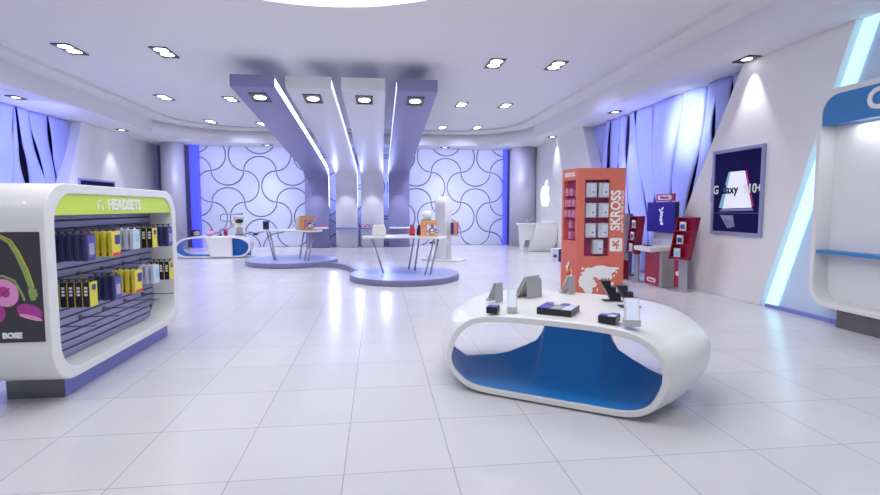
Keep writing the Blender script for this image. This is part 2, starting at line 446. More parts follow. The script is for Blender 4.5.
# ------------------------------------------------------------------ four bent fins running from the ceiling down the back wall
FINS = [(-2.97,-2.08,-2.93,-1.98,'beamb','violet-grey','outer left','right'),(-1.87,-.94,-1.71,-.83,'beamw','white','inner left','right'),
        (-.74,.175,-.69,.23,'beamw','white','inner right',''),(.42,1.285,.43,1.30,'beamb','violet-grey','outer right','left')]
for (xa,xb,ya,yb,m,cn,pos,led) in FINS:
    root = empty('bent_canopy_fin', ((ya+yb)/2,21.5,0), 0, f'{cn} bent fin, {pos} of the four sweeping from ceiling to patterned wall', 'canopy fin', 'four bent ceiling fins')
    ox = (ya+yb)/2; oy = 21.5
    # centre path (y,z) of the underside, then thickness upward / backward
    und = [(11.1,4.10),(13,3.92),(15,3.73),(17,3.53),(19,3.32),(20.2,3.20),(20.9,3.10),(21.25,2.99),(21.38,2.84),(21.4,2.6),(21.4,1.3),(21.4,0)]
    top = [(11.1,4.35),(13,4.17),(15,3.98),(17,3.78),(19,3.57),(20.2,3.45),(21.1,3.34),(21.55,3.18),(21.68,2.9),(21.7,2.6),(21.7,1.3),(21.7,0)]
    fin = MB(); k = len(und); n = 0
    def xs(y, z):
        t = min(1, max(0, (y-11.1)/10.3)); return xa+(ya-xa)*t-ox, xb+(yb-xb)*t-ox
    for (y,z) in und: a, b = xs(y,z); fin.v += [(a,y-oy,z),(b,y-oy,z)]
    for (y,z) in top: a, b = xs(y,z); fin.v += [(a,y-oy,z),(b,y-oy,z)]
    for i in range(k-1):
        u0, u1, t0, t1 = 2*i, 2*i+2, 2*k+2*i, 2*k+2*i+2
        fin.smooth = True
        fin.face((u0,u0+1,u1+1,u1)); fin.face((t0+1,t0,t1,t1+1))
        fin.smooth = False
        fin.face((u0,u1,t1,t0)); fin.face((u1+1,u0+1,t0+1,t1+1))
    fin.face((0,1,2*k+1,2*k)); fin.face((2*k-2,2*k-1,4*k-1,4*k-2))
    fin.build('fin', M[m], root, bevel=.012)
    # light strip along one edge
    if led:
        for sd in ([1] if led == 'right' else [-1]):
            st = MB(); pts = list(zip(und, top))[:8]
            for ((y,z),(y2,z2)) in pts:
                a, b = xs(y,z); x = b if sd > 0 else a
                st.v += [(x+.004*sd,y-oy+.01,z+.03),(x+.012*sd,y-oy+.01,z+.03),(x+.012*sd,y-oy+.01,z+.17),(x+.004*sd,y-oy+.01,z+.17)]
            for i in range(len(pts)-1):
                for q in range(4): st.face((4*i+q,4*i+(q+1)%4,4*i+4+(q+1)%4,4*i+4+q))
            st.build('light_strip', M['led' if xa < -2 else 'leddim'], root)
    # edge lamp set in the underside
    lx = (xs(12,4)[0]+xs(12,4)[1])/2
    lm = empty('spot_fitting', (0,0,0)); lm.parent = root; lm.location = (lx,11.78-oy,4.036); lm.rotation_euler = (R(-5.4),0,0)
    f = MB(); f.box(-.19,.19,-.31,-.26,-.02,0).box(-.19,.19,.26,.31,-.02,0).box(-.19,-.15,-.31,.31,-.02,0).box(.15,.19,-.31,.31,-.02,0).box(-.17,.17,-.29,.29,-.006,0)
    f.build('lamp_frame', M['lampframe'], lm)
    MB().lathe([(.13,-.01),(.12,-.022)], n=24).build('lamp', M['lamp'], lm)
    light('fin_spot', 'SPOT', ((xa+xb)/2,11.78,3.97), 60, (1,1,1), (0,0,0), .08, spot=100, blend=.8)
    # shelf near the bottom of the fin
    w = (yb-ya)/2
    MB().box(-w+.02, w-.02, -.55, -.10, .78, .84).build('shelf', M['shelfblue' if m == 'beamw' else 'whitem'], root, bevel=.01)
    light('fin_wash', 'SPOT', ((ya+yb)/2,20.75,2.9), 80, (.9,.92,1), (R(14),0,0), .04, spot=58, blend=.6)

# gadgets on the fin shelves
def headphone(x, y, z, m, label, group, s=1.0, rz=0):
    root = empty('headphones', (x,y,z), rz, label, 'headphones', group)
    p = [(.07*s*math.cos(R(a)),0,.05*s+.075*s*math.sin(R(a))) for a in range(0,181,20)]
    MB().tube(p, .012*s, 8).build('headband', m, root)
    for q in (-1,1):
        MB().lathe([(.032*s,-.014*s),(.045*s,0),(.03*s,.014*s)], (q*.07*s,0,.045*s), 14, 'x').build('ear_cup', m, root)
    return root
for x in (-2.75,-2.55,-2.35,-2.15): headphone(x, 21.15, .84, M['pinkg'], 'small pink headphones in the row on the shelf of the outer left fin', 'pink headphones on the outer left fin shelf', 1.0)
for x in (-1.4,-1.2): headphone(x, 21.15, .84, M['whitem'], 'small white headphones on the shelf of the inner left fin', 'white headphones on the inner left fin shelf', 1.0)
for x in (-.62,-.45,-.28,-.11,.06): headphone(x, 21.15, .84, M['redg'], 'small red headphones in the row on the shelf of the inner right fin', 'red headphones on the inner right fin shelf', .95)
for x in (.52,.69,.86,1.03,1.2): headphone(x, 21.15, .84, M['teal'], 'small teal headphones in the row on the shelf of the outer right fin', 'teal headphones on the outer right fin shelf', .95)
#@@PART2
# ------------------------------------------------------------------ helpers for flat marks
def basis(o, X, Y, Z): o.rotation_euler = Matrix((X, Y, Z)).transposed().to_euler(); return o
FACE_PX = ((0,1,0),(0,0,1),(1,0,0))      # reads on a face turned to +X
FACE_NX = ((0,-1,0),(0,0,1),(-1,0,0))    # reads on a face turned to -X
FACE_NY = ((1,0,0),(0,0,1),(0,-1,0))     # reads on a face turned to -Y
UP_NY = ((0,0,1),(-1,0,0),(0,-1,0))      # reads upward on a face turned to -Y
def words(body, size, m, parent, loc, B, name='lettering', **k): return basis(text(name, body, size, m, parent, loc, (0,0,0), **k), *B)
def decal(name, pts, m, parent, loc, B, t=.004):
    return basis(MB().prism(pts, 0, t, 'z').build(name, m, parent, loc=loc), *B)
def circ(cx, cy, rx, ry=None, n=24, a0=0, a1=360, rot=0):
    ry = ry or rx; out = []
    full = (a1-a0) == 360
    for i in range(n + (0 if full else 1)):
        q = R(a0+(a1-a0)*i/n); x, y = rx*math.cos(q), ry*math.sin(q); c, s = math.cos(R(rot)), math.sin(R(rot))
        out.append((cx+x*c-y*s, cy+x*s+y*c))
    return out
def stroke(path, w):
    L = []; Q = []
    for i, p in enumerate(path):
        a, b = path[max(i-1,0)], path[min(i+1,len(path)-1)]; tx, ty = b[0]-a[0], b[1]-a[1]; l = math.hypot(tx,ty)
        ww = w[i] if isinstance(w, (list,tuple)) else w
        L.append((p[0]-ty/l*ww/2, p[1]+tx/l*ww/2)); Q.append((p[0]+ty/l*ww/2, p[1]-tx/l*ww/2))
    return L+Q[::-1]

# ------------------------------------------------------------------ headset kiosk on the left
KX, KY = -3.1, 5.70
k = empty('headset_kiosk', (KX,KY,0), 0, 'white rounded kiosk with lime header, slatted back and hanging headset packs', 'display kiosk')
lo = rrect(4.38-KY, 7.03-KY, .19, 1.85, .30, 10); li = rrect(4.51-KY, 6.91-KY, .27, 1.765, .26, 10)
fr = -2.60-KX
MB().frame(lo, li, -.30, fr, 'x', smooth=True).build('shell', M['white'], k, bevel=.012)
for s, nm in ((1,'slatted_back'),):
    sp = MB(); sp.use(1).prism(rrect(4.50-KY, 6.92-KY, .26, 1.77, .26), -.03, .225, 'x'); sp.use(0)
    z = .28
    while z < 1.76:
        sp.box(.225, .243, 4.62-KY if z < .36 or z > 1.64 else 4.53-KY, 6.78-KY if z < .36 or z > 1.64 else 6.90-KY, z, z+.060); z += .074
    sp.build(nm, [M['slat'], M['slatgap']], k, bevel=.004)
hd = clip([p for p in li], 1, 1.585, 1)
hp = MB().prism(hd, fr-.05, fr-.018, 'x').build('header', M['lime'], k)
words('HEADSETS', .150, M['text'], hp, (fr-.016, .03, 1.672), FACE_PX, bold=.005, sx=1.0)
ic = [( .042*math.cos(R(a)), .042*math.sin(R(a))+.01) for a in range(-10,191,20)]
decal('headphone_icon', stroke(ic, .012), M['text'], hp, (fr-.016,-.46,1.665), FACE_PX)
for q in (-1,1): decal('headphone_icon', rrect(q*.042-.013, q*.042+.013, -.042, .008, .008, 3), M['text'], hp, (fr-.016,-.46,1.665), FACE_PX)
pl = MB().box(-.09,.37, 4.73-KY, 6.93-KY, 0, .191).build('plinth', M['plinth'], k, bevel=.004)
MB().box(.372,.380, 4.735-KY, 6.925-KY, 0.004, .186).build('plinth_glow_tint', M['shelfblue'], pl)  # blue glow on the plinth side put into the panel colour
MB().box(.385,.41, 4.80-KY, 6.85-KY, .175, .189).build('under_light', M['ledblue'], k)
# end poster
px0, px1, pz0, pz1 = -.20, -2.642-KX, .582, 1.457
ey = 4.38-KY
ps = MB().box(px0, px1, ey-.008, ey, pz0, pz1).build('end_poster', M['poster_black'], k)
def pp(x, y):   # poster pixel -> local x,z
    return (px1-(40-x+(y-232)*.06)*.0076, pz1-(y-232)*.00795)
def pd(name, pts, m, d=1): return MB().prism([pp(*p) for p in pts], ey-.009-.001*d, ey-.009-.001*(d-1)+.0005, 'y').build(name, m, ps)
pd('head_band', stroke([(2,236),(12,242),(20,254),(27,270),(33,286),(36,300)], [2,3,4.5,5,5,4]), M['green'])
pd('head_band', stroke([(-6,277),(6,275),(17,280),(24,292),(27,300)], 2.2), M['green'], 2)
pd('ear_cup', circ(8,292,15,12.5,28,rot=50), M['pink'], 3)
pd('ear_cup', circ(8,291,6,4.5,20,rot=50), M['magenta'], 4)
pd('ear_cup', circ(1,313,8,9,20), M['magenta'], 2)
pd('ear_cup', circ(32,311,13,7,20,rot=20), M['magenta'], 2)
pd('ear_cup', circ(33,317,12,2.2,20,rot=16), M['pink'], 3)
pd('hinge', [(30,290),(38,288),(40,296),(33,300)], M['green'], 3)
pd('cup_line', stroke([(3,296),(13,287)], 1.4), M['plum'], 5)
pd('band_edge', stroke([(4,235),(14,240),(22,252),(30,269),(36,287)], .9), M['yellow'], 2)
words('BOSE', .060, M['text'], ps, (px1-.235, ey-.009, pz0+.055), FACE_NY, bold=.004)
# hooks, three rows of five
HY = [4.83, 5.26, 5.69, 6.14, 6.57]
for z in (1.445, 1.02, .60):
    for y in HY:
        h = MB().tube([(.235,y-KY,z),(.595,y-KY,z),(.605,y-KY,z+.012)], .0055, 6); h.box(.243,.255,y-KY-.02,y-KY+.02,z-.02,z+.02)
        h.build('hook', M['plinth'], k)
# packs: one of each kind, then copies
def pack(kind):
    o = empty('headset_pack', (0,0,0))
    if kind == 'clam':
        MB().box(-.034,.013,-.075,.075,-.255,-.015).build('blister', M['clam'], o, bevel=.012)
        MB().box(.013,.019,-.062,.062,-.235,-.035).build('printed_insert', M['indigo'], o, bevel=.003)
        MB().box(.019,.022,-.045,.035,-.20,-.10).build('window', M['steel'], o, bevel=.003)
    elif kind == 'yellow':
        MB().box(-.020,.018,-.08,.08,-.255,-.015).build('box_body', M['yellow'], o, bevel=.004)
        MB().box(.018,.021,-.02,.07,-.14,-.05).build('photo_panel', M['navy'], o)
        MB().box(.018,.021,-.07,.08,-.25,-.22).build('bottom_band', M['redg'], o)
    elif kind == 'pale':
        MB().box(-.018,.018,-.075,.075,-.22,-.015).build('box_body', M['palecard'], o, bevel=.004)
        MB().box(.018,.021,-.02,.05,-.15,-.06).build('printed_patch', M['cyan'], o)
    else:
        MB().box(-.044,.010,-.062,.062,-.235,-.015).build('box_body', M['black'], o, bevel=.004)
        MB().box(.010,.015,-.062,.062,-.235,-.015).build('front_card', M['yellow'], o, bevel=.002)
        MB().box(.016,.019,-.025,.03,-.09,-.04).build('printed_patch', M['navy'], o)
        f = MB()
        for q in (0,1,2): f.box(-.030,-.004,-.064,-.0615,-.075-.03*q,-.055-.03*q)
        f.build('dot_mark', M['text'], o)
    MB().box(-.002,.002,-.02,.02,-.02,.012).build('hang_tab', M['black'] if kind != 'pale' else M['whitem'], o)
    return o
protos = {q: pack(q) for q in ('clam','yellow','pale','slim')}
used = set()
desc = {'clam':'black and indigo blister headset pack','yellow':'yellow boxed headset pack','pale':'pale blue-white boxed headset pack','slim':'slim yellow-fronted black headset pack'}
hookn = ['hook nearest the poster','second hook from the poster','middle hook','second hook from the far end','hook at the far end']
deep = ['frontmost','second from front','third from front','fourth from front','rearmost']
for row, zr, kinds in (('upper',1.445,[('clam',5),('yellow',4),('pale',3),('slim',4),('clam',3)]),('lower',1.02,[('slim',5),('clam',4),('yellow',4),('pale',3),('slim',4)])):
    for hi, (kd, n) in enumerate(kinds):
        for j in range(n):
            o = protos[kd] if kd not in used else copy_tree(protos[kd]); used.add(kd)
            o.location = (-2.535-j*.062, HY[hi]+.04, zr-.012)
            w = 'rearmost' if j == n-1 else deep[j]
            tag(o, f'{desc[kd]}, {w} on the {hookn[hi]}, {row} row', 'headset pack', f'headset packs in the {row} row of the kiosk')
            o['label'] = f'{desc[kd]}, {w}, {hookn[hi]}, {row}'

# ------------------------------------------------------------------ loop tables
OUT = [(-.43,.29),(-.415,.378),(-.354,.53),(-.245,.635),(-.119,.69),(.106,.719),(.424,.727),(.759,.725),(.965,.715),(1.14,.692),(1.273,.635),(1.367,.547),(1.412,.476),(1.424,.377),(1.408,.275),(1.344,.14),(1.25,.06),(1.12,.022),(.90,.016),(.6,.016),(.3,.016),(.0,.018),(-.15,.027),(-.25,.06),(-.35,.13),(-.41,.21)]
OUT = [(x-.495, z) for x, z in OUT]
VW = 1.15
def kx(v, k): return 1+k*(1-(1-min(v/VW,1.25))**2)
def depth(x, z, Dl, Dt):
    q = min(1, max(0, (z-.10)/.58)); q = q*q*(3-2*q)
    return Dl+(Dt*(1-.20*min(1,abs(x)/.93)**3)-Dl)*q
def loop_table(root, Dl, Dt, kf, cs=-.12):
    op = catmull(OUT, 4); ip = offset(op, .052)
    n = len(op); nv = 24
    sh = MB()
    def put(pts, s):
        rows = []
        for j in range(nv+1):
            b = len(s.v); rows.append(b)
            for (x,z),(ox_,oz_) in zip(pts, op):
                v = depth(ox_,oz_,Dl,Dt)*j/nv
                s.v.append((x*kx(v,kf)+cs*v/VW, v, z))
        return rows
    ro = put(op, sh); ri = put(ip, sh)
    sh.smooth = True
    for A, B in zip(ro, ro[1:]):
        for i in range(n): sh.face((A+i,A+(i+1)%n,B+(i+1)%n,B+i))
    for A, B in zip(ri, ri[1:]):
        for i in range(n): sh.face((A+(i+1)%n,A+i,B+i,B+(i+1)%n))
    sh.smooth = False
    for A, B in ((ro[0],ri[0]),(ri[-1],ro[-1])):
        for i in range(n): sh.face((A+(i+1)%n,A+i,B+i,B+(i+1)%n))
    sh.build('shell', M['white'], root, bevel=.008, seg=2)
    return op, ip
HN = [(0,.69),(.26,.69),(.285,.64),(.30,.52),(.33,.44),(.38,.36),(.5,.29),(.66,.21),(.8,.165),(1.1,.11),(1.6,.10)]
def hneck(d):
    for (a,ha),(b,hb) in zip(HN, HN[1:]):
        if d <= b: return ha+(hb-ha)*(d-a)/(b-a)
    return .1
def liner(root, ip, Dl, kf, cs=-.12, cx=.08):
    low = sorted([p for p in ip if p[1] < .34], key=lambda p: math.atan2(p[0], .38-p[1]))
    L = [0]
    for a, b in zip(low, low[1:]): L.append(L[-1]+math.hypot(b[0]-a[0], b[1]-a[1]))
    def at(t):
        t *= L[-1]
        for i in range(len(L)-1):
            if t <= L[i+1]+1e-9:
                q = (t-L[i])/(L[i+1]-L[i]); return (low[i][0]+(low[i+1][0]-low[i][0])*q, low[i][1]+(low[i+1][1]-low[i][1])*q)
        return low[-1]
    for nm, m, off in (('blue_liner', M['blue'], 0), ('rear_skin', M['white'], 1)):
        def fn(u, v):
            x, z = at(u)
            if off: v = .80+.20*v
            vv = .012+v*(Dl-.014); X_ = x*kx(vv,kf)+cs*vv/VW
            H = hneck(abs(X_-cx)); zb = z+.004; t = v
            zz = zb + max(0, H-zb)*(t**3.2)
            if off: return (X_, vv+.018, min(zz,.682)-.004)
            return (X_*.998, vv, min(zz, .684))
        mb = MB(); mb.grid(160, 44 if not off else 14, fn); mb.build(nm, m, root)
TH = R(-34.13); TU = (math.cos(TH), math.sin(TH)); TV = (-TU[1], TU[0])
def tb(s, v, z=.7275):   # front table coordinates -> world
    return (.964+TU[0]*s+TV[0]*v, 4.307+TU[1]*s+TV[1]*v, z)
t1 = empty('loop_display_table', tb(.495,0,0), TH, 'large white loop-shaped table with deep blue inside, nearest the camera', 'display table')
op, ip = loop_table(t1, .72, 1.5, .42)
liner(t1, ip, .72, .42)

t2 = empty('loop_display_table', (-5.33,17.35,0), R(4), 'far white loop-shaped table with blue ends in front of the patterned wall, left', 'display table')
t2.scale = (1.26,1,.97)
op, ip = loop_table(t2, .80, .85, .0, 0)
mb = MB()
def lin(u, v):
    i = int(u*len(ip)) % len(ip); x, z = offset(ip, .003)[i]; return (x, .012+v*.77, z)
mb.grid(len(ip), 4, lin).build('blue_lining', M['blue'], t2)
MB().grid(10, 12, lambda u, v: (-.07-.10*(1-math.sin(PI*(.5+v/2))**2*1)*1.0+( .55+.10*(1-math.sin(PI*(.5+v/2))**2))*u, -.012+.05*math.sin(PI*v), .02+v*.70)).build('front_panel', M['white'], t2, solid=.02)
MB().grid(10, 10, lambda u, v: (.40+.50*u, .30, .06+v*.62*(1-.25*u*u))).build('blue_partition', M['blue'], t2, solid=.02)

# ------------------------------------------------------------------ things on the front table
def phone_stand(s, v, rz, label, w=.085, h=.17, mscreen='display', back=False, wd=None):
    o = empty('phone_stand', tb(s,v), TH+R(rz), label, 'phone stand')
    MB().box(-w/2,w/2,-.045 if not back else -.075,.045 if not back else -.035,0,.055 if not back else .035).build('base', M['greyl'], o, bevel=.006)
    a = MB(); a.prism([(-.035 if not back else -.07,.0),(-.02 if not back else -.055,.0),(.045,h),(.030,h)], -w*.46, w*.46, 'x').build('tilted_plate', M['whitem'] if not back else M['grey'], o, bevel=.003)
    st = MB().prism([(.05,0),(.065,0),(.047,h*.93),(.035,h*.93)] if not back else [(.052,0),(.062,0),(.056,h),(.046,h)], -w*(.46 if back else .3), w*(.46 if back else .3), 'x').build('back_strut', M['grey'], o, bevel=.003)
    dv = empty('display_phone', (0,0,0)); dv.parent = o
    MB().prism([(-.046,.045),(-.036,.045),(.028,h*1.02),(.018,h*1.02)], -w*.42, w*.42, 'x').build('phone_body', M['whitem'], dv, bevel=.003)
    if back: mscreen = 'grey'
    MB().prism([(-.0485,.053),(-.0465,.053),(.0145,h*.98),(.0125,h*.98)], -w*.36, w*.36, 'x').build('screen', M[mscreen], dv)
    return o
phone_stand(.13,.17,18,'upright white phone on a grey stand at the left front of the table', w=.09, h=.19)
phone_stand(1.135,.10,16,'tilted white phone on a pale stand at the right front table edge', w=.125, h=.21)
phone_stand(-.19,.58,-112,'grey phone stand seen from behind at the left rear of the table', w=.11, h=.19, back=True)
phone_stand(.33,1.38,-112,'small grey phone stand on the far table edge before the orange display', w=.10, h=.19, back=True)
o = empty('tablet_stand', tb(.03,1.0), TH+R(-112), 'grey easel stand carrying a white tablet at the rear of the table', 'tablet stand')
MB().prism([(-.09,0),(-.075,0),(.05,.20),(.035,.20)], -.12,.12,'x').build('easel_plate', M['greyl'], o, bevel=.003)
MB().prism([(.062,0),(.072,0),(.060,.185),(.050,.185)], -.115,.115,'x').build('rear_leg', M['grey'], o, bevel=.003)
MB().box(-.12,.12,-.12,-.07,0,.035).build('front_lip', M['greyl'], o, bevel=.004)
tbm = MB().prism([(-.105,.02),(-.093,.02),(.035,.225),(.023,.225)], -.13,.13,'x').build('tablet', M['whitem'], o, bevel=.004)
MB().prism([(-.1075,.035),(-.1055,.035),(.0215,.215),(.0195,.215)], -.12,.12,'x').build('screen', M['grey'], tbm)
def charger(s, v, rz, sx, sy, h, tops, label, name='demo_box'):
    o = empty(name, tb(s,v), TH+R(rz), label, 'product tray')
    MB().box(-sx/2,sx/2,-sy/2,sy/2,0,h).build('tray', M['black'], o, bevel=.005)
    for (x0,x1,y0,y1,m) in tops:
        MB().box(x0*sx-sx/2+.004,x1*sx-sx/2-.004,y0*sy-sy/2+.004,y1*sy-sy/2-.004,h,h+.007).build('card_tile', M[m], o, bevel=.002)
    return o
charger(.50,.33,-2,.30,.29,.055,[(0,.36,0,.62,'indigo'),(.36,.68,0,.62,'grey'),(.68,1,0,.62,'palecard'),(0,.25,.66,1,'indigo'),(.25,.5,.66,1,'palecard'),(.5,.75,.66,1,'indigo'),(.75,1,.66,1,'palecard')],
        'large black tray with blue, grey and white tiles at the middle of the table')
charger(.955,.17,-6,.14,.15,.055,[(0,.5,0,.5,'indigo'),(.5,1,0,.5,'palecard'),(0,.5,.5,1,'palecard'),(.5,1,.5,1,'indigo')],'small black box with blue and white top right of the large tray')
charger(-.01,.07,6,.10,.10,.055,[(0,1,0,1,'indigo')],'small black box with plain blue top at the table\'s left front')
def tiered(s, v, rz, label):
    o = empty('tiered_phone_holder', tb(s,v), TH+R(rz), label, 'phone holder', None)
    MB().box(-.10,.09,-.05,.05,0,.006).build('base_plate', M['black'], o)
    MB().prism([(-.02,.0),(.045,0),(-.125,.205),(-.137,.200)], -.045,.045,'y').build('sloped_back', M['black'], o, bevel=.004)
    for i in range(3):
        b = MB().box(.048-.052*i-.045, .048-.052*i+.020, -.04,.04, .008+.062*i, .085+.058*i).build('phone_block', M['black'], o, bevel=.006)
        MB().box(.048-.052*i+.0205, .048-.052*i+.0225, -.033,.033, .015+.062*i, .075+.058*i).build('screen', M['navy'], b)
    return o
tiered(.83,1.17,25,'black stepped phone holder, the left one, before the orange display')
tiered(1.02,.93,25,'black stepped phone holder, the right one, behind the tilted white phone')

# ------------------------------------------------------------------ orange travel adapter display
A0 = (3.611,9.018); th = R(-6.83)
d = empty('adapter_display', (*A0,0), th, 'tall orange adapter display with hanging grey packs and a white world map', 'display stand')
plan = [(.0,.10),(.858,.10),(.80,.62),(-.145,.563),(-.03,.12)]
MB().prism([(.135,.11),(.85,.10),(.80,.62),(-.03,.60)], 0, 2.355, 'z').build('core', M['orange'], d)
fp = MB(); W, H = .858, 2.36; a0, a1, b0, b1 = .127, .575, .757, 2.149
fp.box(0,a0,0,.105,0,H).box(a1,W,0,.105,0,H).box(a0,a1,0,.105,0,b0).box(a0,a1,0,.105,b1,H)
fp.build('front_panel', M['orange'], d)
MB().box(a0,a1,.100,.108,b0,b1).build('recess_tint', M['plum'], d)  # plum plate carries the magenta that blue light gives the orange recess
# left face
la = math.atan2(-.563, .155)
lf = empty('side_face', (-.155,.563,0)); lf.parent = d; lf.rotation_euler = (0,0,la); LW = .584
sf = MB(); sf.box(0,.07,0,.10,0,H).box(.50,LW,0,.06,0,H).box(.07,.50,0,.10,0,1.03).box(.07,.50,0,.10,2.15,H)
sf.build('side_panel', M['orange'], lf)
MB().box(.07,.50,.098,.104,1.03,2.15).build('side_recess_tint', M['plum'], lf)  # same light tint put into a plate for the side recess
words('SKROSS', .105, M['text'], lf, (.28,-.001,2.25), FACE_NY, bold=.003)
words('SKROSS', .245, M['text'], d, (.695,-.001,1.595), UP_NY, bold=.007, sx=.87)
words('ADAPT TO THE WORLD', .062, M['text'], d, (.815,-.001,1.57), UP_NY, bold=.001, sx=1.12)
lg = MB().prism(rrect(.595,.825,.845,1.09,.03,5), -.004, .001, 'y').build('logo_plate', M['text'], d)
words('-K', .17, M['orange'], lg, (.71,-.005,.967), UP_NY, bold=.006)
cm = [[(240,272),(262,262),(285,270),(305,262),(330,252),(370,250),(420,262),(490,265),(490,276),(468,280),(462,300),(446,298),(436,318),(444,342),(428,352),(416,334),(404,352),(392,336),(380,346),(366,340),(352,356),(338,350),(322,334),(300,330),(310,350),(318,368),(336,380),(322,402),(300,404),(302,428),(290,452),(262,462),(244,440),(228,415),(200,395),(196,360),(205,325),(225,318),(210,300),(238,292)],
 [(448,318),(458,312),(466,322),(456,336)],[(470,400),(486,392),(500,404),(510,440),(498,468),(478,440)],[(430,372),(446,366),(456,380),(440,390)],[(215,270),(228,262),(234,272),(222,284)],[(470,290),(480,286),(478,306),(470,310)],[(330,415),(338,405),(342,425),(334,436)]]
conts = [[((a-180)/342*.858, .56-(b_-260)*.002625) for a, b_ in q] for q in cm]
for c_ in conts:
    jit = []
    for i in range(len(c_)):
        a, b = c_[i], c_[(i+1)%len(c_)]; jit.append(a); jit.append(((a[0]+b[0])/2+random.uniform(-.008,.008),(a[1]+b[1])/2+random.uniform(-.008,.008)))
    MB().prism(jit, -.003,.001,'y').build('world_map', M['text'], d)
# coloured figure print low on the side face
rnd = random.Random(5)
for i in range(26):
    q = rnd.uniform(0,6.28); rr = math.sqrt(rnd.random()); cx, cz = .30+.13*rr*math.cos(q), .36+.24*rr*math.sin(q)
    MB().prism(circ(cx,cz,rnd.uniform(.02,.045),rnd.uniform(.02,.05),7,rot=rnd.uniform(0,90)), -.001-.0004*i-.001, 0,'y').build('flower_print', M[rnd.choice(['text','magenta','indigo','green','text','yellow','redg'])], lf)
def adapter(w, dpt, h, m):
    o = empty('adapter_pack', (0,0,0))
    MB().box(-w/2,w/2,-dpt,0,0,h).build('box_body', M[m], o, bevel=.006)
    MB().box(-w*.08,w*.42,-dpt-.003,-dpt,h*.12,h*.88).build('front_window', M['palecard' if m == 'greybox' else 'pinkpack'], o)
    MB().box(.02,.045,-dpt-.005,-dpt-.003,h*.30,h*.42).build('dot_mark', M['redd'], o)
    MB().tube([(0,.0,h+.015),(0,-dpt*1.1,h+.015)], .004, 6).build('hanging_peg', M['steel'], o)
    return o
ap = adapter(.185,.14,.26,'greybox'); first = True
Rm = Matrix.Rotation(th, 4, 'Z')
for (x, z, lab) in [(.235,1.83,'top row left'),(.46,1.83,'top row right'),(.235,1.465,'middle row left'),(.46,1.465,'middle row right'),(.235,1.10,'lower row left'),(.46,1.10,'lower row right'),(.375,.80,'single one at the bottom')]:
    o = ap if first else copy_tree(ap); first = False
    p = Rm @ Vector((x, .098, z)); o.location = (A0[0]+p.x, A0[1]+p.y, z); o.rotation_euler = (0,0,th)
    tag(o, 'grey adapter pack on the front of the orange display, '+lab, 'adapter pack', 'grey adapter packs on the orange display')
ap = adapter(.10,.09,.13,'pinkpack'); first = True; rl = Matrix.Rotation(la, 4, 'Z')
rown = ['top row','second row','third row','fourth row','fifth row']
for ri, xs_ in enumerate([(.16,.32),(.14,.27,.40),(.13,.27,.41),(.30,),(.30,)]):
    z = 1.86-.20*ri
    for ci, x in enumerate(xs_):
        o = ap if first else copy_tree(ap); first = False
        p = Rm @ (Vector((-.155,.563,0)) + rl @ Vector((x,.096,0))); o.location = (A0[0]+p.x, A0[1]+p.y, z); o.rotation_euler = (0,0,th+la)
        w = '' if len(xs_) == 1 else (', far side' if ci == 0 else (', near side' if ci == len(xs_)-1 else ', centre'))
        tag(o, 'small rose adapter pack on the narrow side of the orange display, '+rown[ri]+w, 'adapter pack', 'rose adapter packs on the display side')

# ------------------------------------------------------------------ red game demo stand
g = empty('game_demo_stand', (5.88,10.12,0), 0, 'crimson and grey game demo desk with a navy screen and red sign above', 'demo stand')
gx, gy = 5.88, 10.12
b = MB().box(-.16,.18,-.32,.33,0,.78).build('desk_body', M['grey'], g, bevel=.01)
MB().box(-.172,-.158,-.24,.31,.03,.76).build('red_panel', M['red'], b)
lp = MB().prism(rrect(-.17,.17,-.045,.045,.04,5), 0,.004,'z').build('logo_badge', M['text'], b); lp.location = (-.174,.03,.13); basis(lp, *FACE_NX)
words('Nintendo', .062, M['red'], b, (-.179,.03,.13), FACE_NX, bold=.002)
MB().prism([(-.42,.74),(.18,.78),(.18,.86),(-.42,.83)], -.33,.34,'y').build('counter_top', M['white'], g, bevel=.01)
pad = MB().box(-.28,-.16,.05,.24,.84,.858).build('game_controller', M['black'], g, bevel=.006)
bp = MB().box(.16,.24,-.36,.60,.2,1.14).build('back_board', M['palecard'], g)
sc = MB().box(.06,.14,-.40,.70,1.12,1.76).build('screen_housing', M['black'], g, bevel=.01)
MB().box(.052,.058,-.385,.685,1.14,1.745).build('screen_glass', M['screenblue'], sc)
rnd = random.Random(2)
for i in range(9):
    decal('logo_splash', circ(rnd.uniform(-.05,.05), .16-.04*i, .055,.024,9,rot=rnd.uniform(-40,40)), M['display'], sc, (.050,.12,1.46), FACE_NX, .002+.0004*i)
sg = MB().box(.07,.11,-.30,.36,1.78,1.93).build('top_sign', M['red'], g, bevel=.004)
lp = MB().prism(rrect(-.26,.26,-.05,.05,.045,5), 0,.004,'z').build('sign_badge', M['palecard'], sg); lp.location = (.066,.03,1.855); basis(lp, *FACE_NX)
words('Nintendo', .085, M['red'], sg, (.061,.03,1.855), FACE_NX, bold=.002)

